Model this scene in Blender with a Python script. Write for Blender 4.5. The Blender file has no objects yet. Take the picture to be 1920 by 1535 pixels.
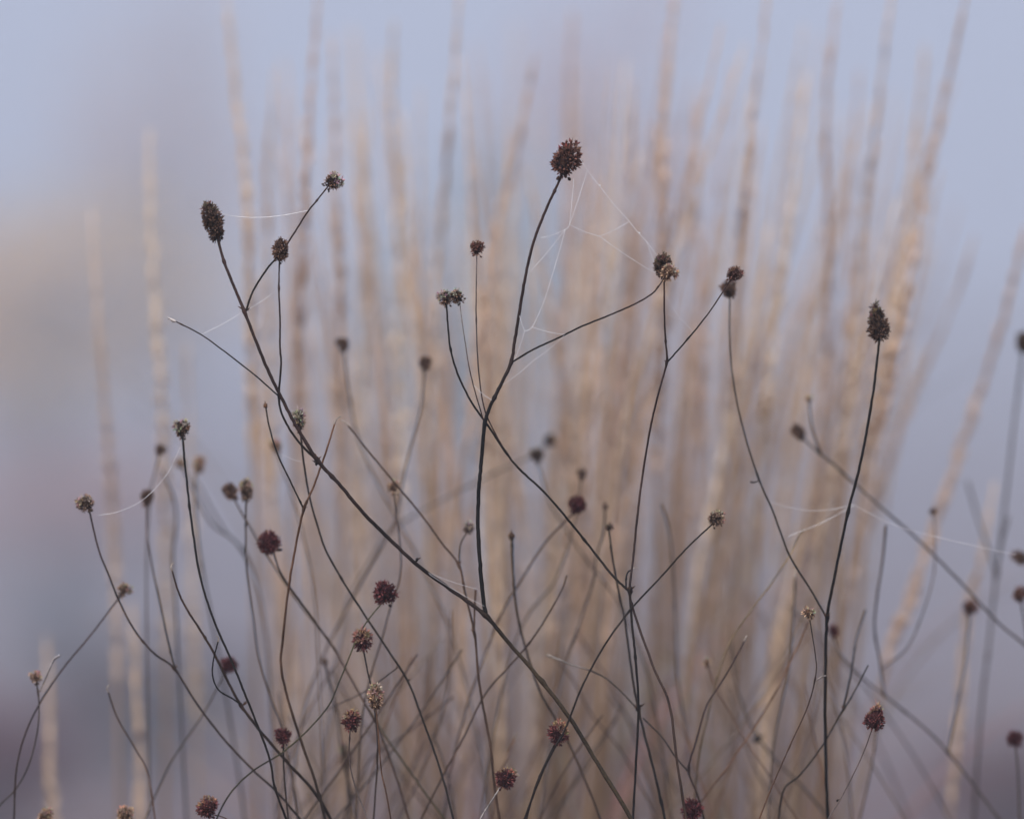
import bpy, math, random
from mathutils import Vector, Matrix, noise
R = math.radians
rnd = random.Random(7)
sc = bpy.context.scene
col = sc.collection

# ------------------------------------------------------------------ camera
CAM_H, PITCH, FOCUS = 1.28, R(2.0), 2.0
cam = bpy.data.cameras.new('camera')
cam.lens, cam.sensor_width, cam.sensor_fit = 144.0, 36.0, 'HORIZONTAL'
cam.clip_start, cam.clip_end = 0.05, 5000
cam.dof.use_dof = True
cam.dof.focus_distance = FOCUS
cam.dof.aperture_fstop = 2.9
cam.dof.aperture_blades = 9
camo = bpy.data.objects.new('camera', cam)
col.objects.link(camo)
camo.location = (0, 0, CAM_H)
camo.rotation_euler = (R(90) + PITCH, 0, 0)
sc.camera = camo

# ------------------------------------------------------------------ sky, sun, exposure
SUN_EL, SUN_AZ = R(48), R(205)          # high and veiled, a little behind the camera
w = bpy.data.worlds.new('World'); sc.world = w; w.use_nodes = True
nt = w.node_tree; N = nt.nodes; L = nt.links
bg = N['Background']
sky = N.new('ShaderNodeTexSky'); sky.sky_type = 'NISHITA'; sky.sun_disc = False
sky.sun_elevation = SUN_EL; sky.sun_rotation = SUN_AZ
sky.air_density = 1.0; sky.dust_density = 1.5; sky.ozone_density = 1.5
tc = N.new('ShaderNodeTexCoord')
cl = N.new('ShaderNodeTexNoise'); cl.inputs['Scale'].default_value = 5.0; cl.inputs['Detail'].default_value = 2.0
L.new(tc.outputs['Generated'], cl.inputs['Vector'])
rmp = N.new('ShaderNodeValToRGB')                      # the thin cloud sheet: mauve grey to pale blue grey
rmp.color_ramp.elements[0].position = .38; rmp.color_ramp.elements[0].color = (3.9, 4.4, 6.2, 1)
rmp.color_ramp.elements[1].position = .62; rmp.color_ramp.elements[1].color = (4.0, 4.7, 6.85, 1)
L.new(cl.outputs['Fac'], rmp.inputs['Fac'])
mx = N.new('ShaderNodeMix'); mx.data_type = 'RGBA'; mx.inputs['Factor'].default_value = .85
L.new(sky.outputs['Color'], mx.inputs['A']); L.new(rmp.outputs['Color'], mx.inputs['B'])
L.new(mx.outputs['Result'], bg.inputs['Color'])
bg.inputs['Strength'].default_value = 0.10

sun = bpy.data.lights.new('sun', 'SUN'); sun.energy = 3.9; sun.angle = R(25); sun.color = (1, .95, .89)
suno = bpy.data.objects.new('sun', sun); col.objects.link(suno)
sd = Vector((math.sin(SUN_AZ) * math.cos(SUN_EL), math.cos(SUN_AZ) * math.cos(SUN_EL), math.sin(SUN_EL)))
suno.rotation_euler = sd.to_track_quat('Z', 'Y').to_euler()
suno.location = (0, 0, 12)

vs = sc.view_settings
vs.view_transform = 'Standard'; vs.look = 'None'; vs.exposure = 0.37; vs.gamma = 1.0; vs.use_curve_mapping = False
sc.cycles.use_denoising = True
sc.cycles.volume_bounces = 1
sc.cycles.max_bounces = 6; sc.cycles.diffuse_bounces = 3

# ------------------------------------------------------------------ helpers
K = 0.25 / 1920.0
def at(px, py, d=0.0):
    """the point seen at (px, py) of the photograph, d metres behind the plane of focus"""
    D = FOCUS + d
    x = (px - 960) * K * D; v = -(py - 767.5) * K * D
    return Vector((x, D * math.cos(PITCH) - v * math.sin(PITCH), CAM_H + D * math.sin(PITCH) + v * math.cos(PITCH)))
def size(p, d=0.0): return p * K * (FOCUS + d)

class MB:
    def __init__(s): s.v, s.f, s.c = [], [], []
    def vert(s, p, c=(1, 1, 1)): s.v.append(tuple(p)); s.c.append(c); return len(s.v) - 1
    def tube(s, pts, rad, sides=7, c=None):
        """tapered tube; c: None, a colour, or one colour per point"""
        n = len(pts); base = len(s.v)
        t = (pts[1] - pts[0]).normalized()
        u = t.orthogonal().normalized()
        for i in range(n):
            t = (pts[min(i + 1, n - 1)] - pts[max(i - 1, 0)]).normalized()
            u = (u - t * u.dot(t)).normalized(); b = t.cross(u)
            ci = (1, 1, 1) if c is None else (c[i] if isinstance(c, list) else c)
            for k in range(sides):
                a = 2 * math.pi * k / sides
                s.vert(pts[i] + (u * math.cos(a) + b * math.sin(a)) * rad[i], ci)
        for i in range(n - 1):
            for k in range(sides):
                k2 = (k + 1) % sides; o = base + i * sides
                s.f.append((o + k, o + k2, o + sides + k2, o + sides + k))
        s.f.append(tuple(base + k for k in reversed(range(sides))))
        s.f.append(tuple(base + (n - 1) * sides + k for k in range(sides)))
    def lens(s, p, axis, ln, wd, c, sides=4):
        """a spindle with two pointed ends, from p along axis"""
        a = axis.normalized(); u = a.orthogonal().normalized(); b = a.cross(u)
        i0 = s.vert(p, c); ring = []
        for k in range(sides):
            an = 2 * math.pi * k / sides + .4
            ring.append(s.vert(p + a * ln * .42 + (u * math.cos(an) + b * math.sin(an)) * wd * .5, c))
        i1 = s.vert(p + a * ln, c)
        for k in range(sides):
            k2 = (k + 1) % sides
            s.f.append((i0, ring[k2], ring[k])); s.f.append((i1, ring[k], ring[k2]))
    def ball(s, p, axis, rw, rh, c, seg=8, rings=6, jit=0.0):
        a = axis.normalized(); u = a.orthogonal().normalized(); b = a.cross(u)
        base = len(s.v)
        s.vert(p - a * rh, c)
        for i in range(1, rings):
            th = math.pi * i / rings
            for k in range(seg):
                an = 2 * math.pi * k / seg
                q = 1 + jit * rnd.uniform(-1, 1)
                s.vert(p - a * rh * math.cos(th) * q + (u * math.cos(an) + b * math.sin(an)) * rw * math.sin(th) * q, c)
        top = s.vert(p + a * rh, c)
        for k in range(seg):
            k2 = (k + 1) % seg
            s.f.append((base, base + 1 + k2, base + 1 + k))
            for i in range(rings - 2):
                o = base + 1 + i * seg
                s.f.append((o + k, o + k2, o + seg + k2, o + seg + k))
            o = base + 1 + (rings - 2) * seg
            s.f.append((o + k, o + k2, top))
    def build(s, name, mat, parent=None, smooth=True, origin=None):
        me = bpy.data.meshes.new(name)
        o = bpy.data.objects.new(name, me)
        off = Vector((0, 0, 0))
        if parent is not None:
            off = parent_world(parent)
        me.from_pydata([tuple(Vector(q) - off) for q in s.v], [], s.f)
        at_ = me.color_attributes.new('tint', 'FLOAT_COLOR', 'POINT')
        flat = []
        for q in s.c: flat += [q[0], q[1], q[2], 1.0]
        at_.data.foreach_set('color', flat)
        if smooth: me.polygons.foreach_set('use_smooth', [True] * len(me.polygons))
        me.materials.append(mat)
        col.objects.link(o)
        if parent is not None: o.parent = parent
        return o
def parent_world(o):
    p = Vector((0, 0, 0))
    while o is not None:
        p += Vector(o.location); o = o.parent
    return p
USED = {}
def empty(name, loc, label, cat, group=None):
    o = bpy.data.objects.new(name, None); o.empty_display_size = .05
    o.location = loc; col.objects.link(o)
    o['label'] = label; o['category'] = cat; o['kind'] = 'thing'
    if group: o['group'] = group
    return o
def catmull(P, per=7):
    out = []
    n = len(P)
    for i in range(n - 1):
        p0 = P[i - 1] if i else P[0] * 2 - P[1]
        p1, p2 = P[i], P[i + 1]
        p3 = P[i + 2] if i + 2 < n else P[-1] * 2 - P[-2]
        for k in range(per):
            t = k / per
            out.append(.5 * ((2 * p1) + (p2 - p0) * t + (2 * p0 - 5 * p1 + 4 * p2 - p3) * t * t + (3 * p1 - p0 - 3 * p2 + p3) * t ** 3))
    out.append(P[-1].copy())
    return out
def lerp(a, b, t): return a + (b - a) * t
def lc(a, b, t): return tuple(x + (y - x) * t for x, y in zip(a, b))

# ------------------------------------------------------------------ materials
def mat_tint(name, rough=.75, nscale=600., amt=.35, spec=.25, trans=0.0):
    # trans: share of light a thin dry leaf or floret lets through
    m = bpy.data.materials.new(name); m.use_nodes = True
    n = m.node_tree.nodes; l = m.node_tree.links; p = n['Principled BSDF']
    a = n.new('ShaderNodeAttribute'); a.attribute_name = 'tint'
    t = n.new('ShaderNodeTexCoord')
    z = n.new('ShaderNodeTexNoise'); z.inputs['Scale'].default_value = nscale; z.inputs['Detail'].default_value = 4
    l.new(t.outputs['Object'], z.inputs['Vector'])
    r = n.new('ShaderNodeMapRange'); r.inputs['From Min'].default_value = .3; r.inputs['From Max'].default_value = .7
    r.inputs['To Min'].default_value = 1 - amt; r.inputs['To Max'].default_value = 1 + amt
    l.new(z.outputs['Fac'], r.inputs['Value'])
    mm = n.new('ShaderNodeVectorMath'); mm.operation = 'SCALE'
    l.new(a.outputs['Color'], mm.inputs[0]); l.new(r.outputs['Result'], mm.inputs['Scale'])
    l.new(mm.outputs['Vector'], p.inputs['Base Color'])
    p.inputs['Roughness'].default_value = rough
    p.inputs['Specular IOR Level'].default_value = spec
    if trans:
        tr = n.new('ShaderNodeBsdfTranslucent'); ms = n.new('ShaderNodeMixShader'); ms.inputs['Fac'].default_value = trans
        l.new(mm.outputs['Vector'], tr.inputs['Color']); l.new(p.outputs['BSDF'], ms.inputs[1]); l.new(tr.outputs['BSDF'], ms.inputs[2])
        l.new(ms.outputs['Shader'], n['Material Output'].inputs['Surface'])
    return m
M_STEM = mat_tint('dry_stem', .7, 900., .4, .18)
M_HEAD = mat_tint('dry_floret', .85, 1500., .3, .15)
M_CORE = mat_tint('seed_core', .9, 1200., .3, .1)
M_GRASS = mat_tint('straw', .7, 260., .25, .2, .12)
M_LEAF = mat_tint('leaf', .7, 6., .3, .2, .5)
M_BARK = mat_tint('bark', .9, 9., .35, .1)
M_SILK = mat_tint('silk', .35, 300., .1, .6)

C_BLACK = (.0075, .006, .005); C_DARK = (.016, .0115, .0085); C_BROWN = (.056, .031, .020); C_PURPLE = (.050, .027, .022)
C_OLIVE = (.040, .027, .014); C_GREY = (.062, .046, .036); C_PALE = (.33, .29, .26); C_RUST = (.15, .075, .04); C_GREEN = (.07, .065, .03)

# ------------------------------------------------------------------ setting: ground
def terrain_h(x, y):
    r = max(0., math.hypot(x, y) - 8)
    return .35 * (noise.noise(Vector((x * .03, y * .03, 3))) + .4 * noise.noise(Vector((x * .12, y * .12, 9)))) * min(1, r / 25) \
        + 13.0 * max(0., min(1, (y - 42) / 130)) ** 1.2
g = MB(); xs = []
def axis_vals(lim):
    v = [0.]; s = 1.2
    while v[-1] < lim: v.append(v[-1] + s); s *= 1.07
    return [-q for q in reversed(v[1:])] + v
gx = axis_vals(900); gy = axis_vals(900)
for y in gy:
    for x in gx: g.vert((x, y, terrain_h(x, y)))
nx = len(gx)
for j in range(len(gy) - 1):
    for i in range(nx - 1): g.f.append((j * nx + i, j * nx + i + 1, (j + 1) * nx + i + 1, (j + 1) * nx + i))
mg = bpy.data.materials.new('meadow_ground'); mg.use_nodes = True
n = mg.node_tree.nodes; l = mg.node_tree.links; p = n['Principled BSDF']; p.inputs['Roughness'].default_value = .95
p.inputs['Specular IOR Level'].default_value = .1
t = n.new('ShaderNodeTexCoord')
z1 = n.new('ShaderNodeTexNoise'); z1.inputs['Scale'].default_value = .22; z1.inputs['Detail'].default_value = 5
z2 = n.new('ShaderNodeTexNoise'); z2.inputs['Scale'].default_value = 9.; z2.inputs['Detail'].default_value = 6
l.new(t.outputs['Object'], z1.inputs['Vector']); l.new(t.outputs['Object'], z2.inputs['Vector'])
cr = n.new('ShaderNodeValToRGB'); e = cr.color_ramp.elements
e[0].position = .3; e[0].color = (.13, .075, .075, 1); e[1].position = .7; e[1].color = (.17, .13, .125, 1)
q = e.new(.5); q.color = (.15, .10, .098, 1)
l.new(z1.outputs['Fac'], cr.inputs['Fac'])
mm = n.new('ShaderNodeMix'); mm.data_type = 'RGBA'; mm.blend_type = 'MULTIPLY'; mm.inputs['Factor'].default_value = .6
l.new(cr.outputs['Color'], mm.inputs['A'])
c2 = n.new('ShaderNodeValToRGB'); c2.color_ramp.elements[0].color = (.35, .33, .3, 1); c2.color_ramp.elements[1].color = (1.3, 1.25, 1.15, 1)
l.new(z2.outputs['Fac'], c2.inputs['Fac']); l.new(c2.outputs['Color'], mm.inputs['B'])
l.new(mm.outputs['Result'], p.inputs['Base Color'])
go = g.build('ground', mg); go['kind'] = 'structure'

# ------------------------------------------------------------------ setting: misty trees and shrubs far behind
def tree(name, label, cat, px, py, wpx, hpx, D, leafc, n_leaf=1500, trunk=True, barkc=(.05, .04, .04)):
    c = at(px, py, D - FOCUS); W = wpx * K * D; H = hpx * K * D
    gz = terrain_h(c.x, c.y)
    root = empty(name, (c.x, c.y, gz), label, cat, 'misty trees and shrubs behind the grass')
    lr = random.Random(int(px * 7 + py))
    clumps = []
    for i in range(26):
        while True:
            v = Vector((lr.uniform(-1, 1), lr.uniform(-1, 1), lr.uniform(-1, 1)))
            if v.length < 1: break
        clumps.append((Vector((c.x + v.x * W * .42, c.y + v.y * W * .42, c.z + v.z * H * .42)), lr.uniform(.13, .26)))
    m = MB(); ls = max(.05, W * .028)
    for i in range(n_leaf):
        cc, s = clumps[i % len(clumps)]
        v = Vector((lr.gauss(0, 1), lr.gauss(0, 1), lr.gauss(0, 1))) * .5
        q = cc + Vector((v.x * W * s, v.y * W * s, v.z * H * s * .8))
        if q.z < gz + .05: q.z = gz + .05 + lr.random() * .2
        a = Vector((lr.gauss(0, 1), lr.gauss(0, 1), lr.gauss(0, 1))).normalized(); u = a.orthogonal().normalized(); b = a.cross(u)
        k = lr.uniform(.7, 1.35); tint = tuple(x * k for x in leafc)
        i0 = m.vert(q - u * ls, tint); i1 = m.vert(q + b * ls * .6 + a * ls * .2, tint); i2 = m.vert(q + u * ls, tint); i3 = m.vert(q - b * ls * .6 + a * ls * .2, tint)
        m.f.append((i0, i1, i2, i3))
    m.build('crown', M_LEAF, root, smooth=False)
    t_ = MB(); r0 = max(.04, W * .03)
    if trunk:
        pts = catmull([Vector((c.x, c.y, gz - .1)), Vector((c.x + W * .02, c.y, lerp(gz, c.z, .5))), Vector((c.x - W * .01, c.y, c.z)), Vector((c.x, c.y, c.z + H * .38))], 5)
        t_.tube(pts, [lerp(r0, r0 * .15, i / (len(pts) - 1)) for i in range(len(pts))], 8, barkc)
    for i in range(0, 22):
        cc, s = clumps[i]
        s0 = Vector((c.x, c.y, gz if not trunk else lerp(gz, c.z, .45 + .5 * lr.random())))
        pts = catmull([s0, lerp(s0, cc, .5) + Vector((0, 0, -.04 * H)), cc], 5)
        t_.tube(pts, [lerp(r0 * .4, r0 * .06, k / (len(pts) - 1)) for k in range(len(pts))], 5, barkc)
    t_.build('trunk' if trunk else 'branches', M_BARK, root)
    return root
TREES = [
 ('autumn_tree', 'low tan leaved tree melting into mist at the left edge of the meadow', 'tree', 80, 560, 640, 480, 41, (.82, .62, .34), True),
 ('autumn_tree', 'tall pale pinkish tan tree blurred in the mist behind the leftmost grass plumes', 'tree', 320, 330, 420, 860, 56, (.74, .54, .43), True),
 ('autumn_tree', 'tall rose brown tree blurred in the mist behind the topmost round seed head', 'tree', 1130, 230, 420, 620, 62, (.74, .50, .45), True),
 ('green_tree', 'soft grey green tree hidden behind the thick middle of the grass', 'tree', 930, 560, 520, 720, 52, (.22, .30, .26), True),
 ('heath_shrub', 'low plum coloured shrub blurred at the bottom left corner', 'shrub', -20, 1420, 260, 240, 15, (.26, .12, .13), False),
 ('heath_shrub', 'low rose grey shrub blurred behind the small tan seed head at far left', 'shrub', 120, 960, 560, 240, 40, (.58, .38, .33), False),
 ('heath_shrub', 'low mauve shrub blurred at the bottom right corner', 'shrub', 1900, 1480, 300, 200, 15, (.26, .15, .15), False),
 ('heath_shrub', 'low dusty mauve shrub blurred behind the stems at bottom left', 'shrub', 260, 1300, 420, 240, 22, (.20, .14, .14), False),
]
for a in TREES: tree(*a[:8], leafc=a[8], trunk=a[9])

# ------------------------------------------------------------------ morning mist
HZ = bpy.data.materials.new('haze'); HZ.use_nodes = True
hn = HZ.node_tree.nodes; hn.remove(hn['Principled BSDF'])
hv = hn.new('ShaderNodeVolumePrincipled'); hv.inputs['Density'].default_value = .015
hv.inputs['Color'].default_value = (.79, .865, .98, 1); hv.inputs['Anisotropy'].default_value = .0
HZ.node_tree.links.new(hv.outputs['Volume'], hn['Material Output'].inputs['Volume'])
hm = MB()
X0, X1, Y0, Y1, Z0, Z1 = -950, 950, -950, 950, -3, 30
for z in (Z0, Z1):
    for x, y in ((X0, Y0), (X1, Y0), (X1, Y1), (X0, Y1)): hm.vert((x, y, z))
hm.f = [(3, 2, 1, 0), (4, 5, 6, 7), (0, 1, 5, 4), (1, 2, 6, 5), (2, 3, 7, 6), (3, 0, 4, 7)]
hz = hm.build('haze', HZ, smooth=False); hz['kind'] = 'stuff'; hz['label'] = 'pale blue morning mist over the meadow'

# ------------------------------------------------------------------ reed grass clump behind the burnets
STRAW = [(.78, .58, .40), (.70, .50, .36), (.82, .65, .48), (.62, .43, .32), (.75, .58, .45), (.66, .50, .40)]
def GD(d): return d * .97
def grass(px_pts, d0, wd=1.0, tint=0, plume=.27, label='', group=None, leaf=True, seed=1):
    lr = random.Random(seed * 31 + 5); d = GD(d0)
    P = [at(x, y, d + .03 * math.sin(i * 1.3 + seed)) for i, (x, y) in enumerate(px_pts)]
    tipdir = (P[-1] - P[-2]).normalized()
    low = P[-1]
    sl = max(-.35, min(.35, tipdir.x / max(.2, -tipdir.z)))
    base = Vector((low.x + sl * low.z * .55, low.y + .02, terrain_h(low.x, low.y)))
    P += [lerp(low, base, .4) + Vector((sl * .05, 0, 0)), base]
    root = empty('reed_grass', tuple(base), label, 'grass', group)
    C = catmull(P, 8)
    # resample by length
    acc = [0.]
    for i in range(1, len(C)): acc.append(acc[-1] + (C[i] - C[i - 1]).length)
    def pt(s):
        for i in range(1, len(C)):
            if acc[i] >= s: return lerp(C[i - 1], C[i], (s - acc[i - 1]) / max(1e-9, acc[i] - acc[i - 1]))
        return C[-1]
    tot = acc[-1]; c0 = STRAW[tint % len(STRAW)]
    ns = 26
    S = [tot * i / ns for i in range(ns + 1)]
    m = MB(); m.tube([pt(s) for s in S], [lerp(.0004, .00135, min(1, s / .35)) for s in S], 5, [lc(c0, (.25, .16, .095), min(1, s / .45)) for s in S])  # straw turns culm brown downward, deepened with the clump's shade put into the colour
    m.build('culm', M_GRASS, root)
    m = MB(); nsp = int(lr.uniform(.6, 1.15) * 200 * plume / .27)
    RS = [.002 + plume * k / 14 for k in range(15)]
    m.tube([pt(q) for q in RS], [.0006] * 15, 4, c0)
    # spikelets stand in uneven whorls along the axis
    nw = int(plume / .0035); whorls = [(k + lr.random()) / nw for k in range(nw)]; lr.shuffle(whorls)
    for i in range(nsp):
        u = min(.999, max(.0, whorls[i % len(whorls)] + lr.uniform(0, .03)))
        s = .004 + u * plume
        p0 = pt(s); ax = (pt(max(0, s - .01)) - pt(s + .01)).normalized()
        prof = min(1, (1.02 - u) * 6) ** .6 * (.10 + .9 * min(1, u * 1.6) ** .9) * (.85 + .15 * noise.noise(Vector((u * 7, seed * 3.1, 0))))
        an = lr.uniform(0, 2 * math.pi); o = ax.orthogonal().normalized(); b = ax.cross(o)
        rad = (o * math.cos(an) + b * math.sin(an))
        rr = .0029 * wd * prof * lr.random() ** .6
        k = lr.uniform(.85, 1.18)
        m.lens(p0 + rad * rr - ax * .004, ax + rad * lr.uniform(.0, .16), lr.uniform(.009, .015), .0015 * wd * (.45 + .55 * min(1, u * 2)), tuple(x * k for x in c0))
    m.build('plume', M_GRASS, root)
    if leaf:
        s0 = min(tot * .8, lr.uniform(.45, .8)); p0 = pt(s0)
        sd_ = lr.choice((-1, 1)); ln = lr.uniform(.25, .5)
        up = (pt(s0 - .05) - p0).normalized()
        dx = Vector((sd_, lr.uniform(-.6, .6), 0)).normalized()
        rows = []
        m = MB(); kc = tuple(x * lr.uniform(.45, .8) for x in c0)
        for i in range(13):
            u = i / 12
            q = p0 + up * ln * (u - .35 * u * u) + dx * ln * (.1 * u + .32 * u * u)
            wv = dx.cross(up).normalized() * .0024 * (1 - u) ** .6
            rows.append((m.vert(q - wv, kc), m.vert(q + dx * .0006, kc), m.vert(q + wv, kc)))
        for i in range(12):
            a, b2 = rows[i], rows[i + 1]
            m.f.append((a[0], a[1], b2[1], b2[0])); m.f.append((a[1], a[2], b2[2], b2[1]))
        m.build('leaf_blade', M_GRASS, root)
    return root
GR = 'reed grass stalks behind the burnet stems'
G = [  # polyline top to bottom, depth, width, tint, plume length, label
 ([(425, -10), (440, 150), (456, 300), (466, 420), (471, 600), (475, 900), (480, 1300)], .42, 1.2, 0, .30, 'tall straw grass plume rising just right of the long left dark seed head'),
 ([(600, -60), (583, 170), (575, 350), (568, 480), (555, 700), (545, 1000)], .38, 1.1, 3, .30, 'tall brown grass plume running off the top edge left of the small tilted seed head'),
 ([(622, 60), (628, 250), (637, 450), (640, 700), (640, 1000)], .45, 1.2, 1, .30, 'brownish grass plume passing right behind the small tilted seed head'),
 ([(866, -60), (845, 200), (835, 330), (822, 480), (815, 800)], .42, .9, 4, .30, 'slim pale grass plume reaching the top edge left of centre'),
 ([(738, 40), (735, 200), (748, 450), (750, 700), (752, 1000)], .5, 1.7, 2, .32, 'broad pale blurred grass plume between the two heads at upper left centre'),
 ([(1005, 100), (965, 300), (932, 430), (905, 560), (880, 800), (850, 1100)], .40, .9, 1, .26, 'rightward leaning grass plume crossing left of the topmost seed head'),
 ([(1074, 20), (1066, 200), (1062, 450), (1055, 800)], .55, 1.2, 3, .30, 'faint brown grass plume rising directly behind the topmost round seed head'),
 ([(1270, -60), (1250, 150), (1241, 300), (1244, 450), (1240, 700), (1230, 1000)], .40, 1.35, 1, .32, 'upright tan grass plume behind the twin head with the web'),
 ([(1443, -40), (1418, 170), (1397, 350), (1386, 480), (1378, 800)], .38, .95, 5, .26, 'grey brown grass plume leaving the top edge above the paired small heads'),
 ([(1572, -10), (1547, 220), (1556, 500), (1545, 800), (1525, 1100)], .44, 1.1, 3, .34, 'pale brown grass plume standing left of the tall pointed seed head'),
 ([(1678, -60), (1640, 250), (1618, 430), (1600, 700), (1580, 1000)], .42, 1.0, 4, .30, 'slender grass plume passing behind the tip of the pointed seed head'),
 ([(1815, -20), (1780, 140), (1745, 300), (1718, 430), (1690, 600), (1650, 780), (1600, 1000)], .36, 1.35, 1, .34, 'long tan grass plume leaning right and cut by the top edge at right'),
 ([(1735, 80), (1722, 220), (1700, 420), (1665, 640), (1630, 900)], .48, 1.3, 0, .32, 'soft straw grass plume just left of the long leaning plume at right'),
 ([(1512, 130), (1494, 300), (1470, 480), (1440, 720), (1420, 1000)], .44, 1.2, 2, .30, 'light straw grass plume right of the grey brown top edge plume'),
 ([(280, 240), (285, 450), (300, 700), (308, 900), (312, 1200)], .46, 1.4, 2, .34, 'broad cream grass plume standing alone above the pale bud at left'),
 ([(172, 390), (184, 600), (200, 800), (212, 980), (220, 1300)], .46, .95, 4, .30, 'slim greenish cream grass plume, outermost tall one on the left'),
 ([(515, 130), (502, 340), (505, 600), (512, 900)], .48, 1.2, 0, .28, 'straw grass plume rising behind the brown head with crossing branch'),
 ([(1925, 420), (1880, 600), (1832, 750), (1765, 950), (1700, 1150), (1640, 1350)], .40, 1.2, 1, .30, 'strongly leaning tan grass plume nearest the right edge'),
 ([(1828, 440), (1790, 560), (1722, 720), (1655, 900), (1600, 1100)], .46, .9, 5, .24, 'thin leaning grass plume in the open gap right of the pointed seed head'),
 ([(1303, 190), (1308, 380), (1318, 600), (1310, 900)], .48, .9, 3, .26, 'narrow brown grass plume between the web head and the paired heads'),
 ([(88, 1190), (94, 1350), (98, 1560)], .48, 1.1, 0, .26, 'short straw grass plume by itself at the bottom left'),
 ([(248, 1130), (258, 1350), (264, 1560)], .42, 1.0, 0, .26, 'short warm straw grass plume right of the two crossing left stems'),
 ([(1180, 240), (1184, 500), (1180, 800)], .55, 1.0, 4, .28, 'faded grass plume seen through the spider web'),
 ([(690, 200), (682, 500), (676, 800)], .52, 1.0, 2, .28, 'pale grass plume above the blurred small head at upper left centre'),
 ([(350, 640), (355, 850), (362, 1100)], .52, 1.1, 2, .24, 'short cream grass plume behind the pale tipped head at left'),
 ([(1612, 130), (1592, 420), (1585, 700)], .5, .8, 3, .26, 'thin brownish grass plume between two right hand plumes above the pointed head'),
 ([(1120, 330), (1100, 600), (1088, 900)], .50, 1.2, 1, .30, 'tan grass plume just right of the dark central stem fork'),
 ([(960, 300), (950, 560), (940, 900)], .55, 1.2, 2, .30, 'cream grass plume left of the dark central stem fork'),
 ([(1865, 900), (1840, 1050), (1800, 1300)], .42, .8, 0, .2, 'short leaning straw plume behind the blurred dark stem at right'),
]
for i, a in enumerate(G):
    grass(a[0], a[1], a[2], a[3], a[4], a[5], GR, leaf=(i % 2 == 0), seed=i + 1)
# the rest of the clump, one stalk at a time
FILL = [('straw grass stalk in the blurred thicket left of the central forked stem', 'left hand thicket of grass stalks'),
        ('straw grass stalk in the blurred thicket behind the central forked stem', 'middle thicket of grass stalks'),
        ('straw grass stalk in the blurred thicket right of the web head', 'right hand thicket of grass stalks')]
fr = random.Random(21)
for i in range(176):
    x = fr.uniform(450, 1800) if fr.random() < .7 else fr.triangular(500, 1750, 1150)
    y0 = 40 + 620 * fr.random() + max(0, abs(x - 1080) - 420) * .35
    lean = .00030 * (x - 930) + fr.gauss(0, .055)
    hgt = 900
    pts = [(x, y0), (x - lean * hgt * .3 + fr.uniform(-8, 8), y0 + hgt * .3), (x - lean * hgt * .62, y0 + hgt * .6), (x - lean * hgt * .9, y0 + hgt)]
    z = 0 if x < 800 else 1 if x < 1270 else 2
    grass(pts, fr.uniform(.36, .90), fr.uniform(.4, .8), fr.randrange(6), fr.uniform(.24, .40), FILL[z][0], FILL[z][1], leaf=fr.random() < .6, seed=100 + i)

# ------------------------------------------------------------------ burnet seed heads
PAL = {  # floret colours, lobe colour, crown (top) colour
 'dark': ([(.028, .017, .012), (.042, .025, .018), (.06, .033, .022)], (.12, .068, .046), (.20, .13, .095)),
 'brown': ([(.05, .028, .019), (.075, .041, .027), (.042, .026, .019)], (.19, .11, .075), None),
 'rust': ([(.055, .026, .018), (.085, .038, .026), (.04, .021, .016)], (.16, .072, .052), (.23, .105, .07)),
 'red': ([(.042, .010, .011), (.062, .013, .015), (.03, .009, .010)], (.12, .034, .034), None),
 'redtan': ([(.05, .014, .014), (.075, .021, .018), (.04, .013, .012)], (.15, .046, .042), (.46, .27, .17)),
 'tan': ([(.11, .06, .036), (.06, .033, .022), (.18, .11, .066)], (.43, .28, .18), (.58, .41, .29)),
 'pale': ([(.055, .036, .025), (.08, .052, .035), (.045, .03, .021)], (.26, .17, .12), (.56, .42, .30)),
 'frost': ([(.04, .026, .019), (.06, .037, .027), (.035, .023, .017)], (.19, .11, .072), (.66, .56, .46)),
}
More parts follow.
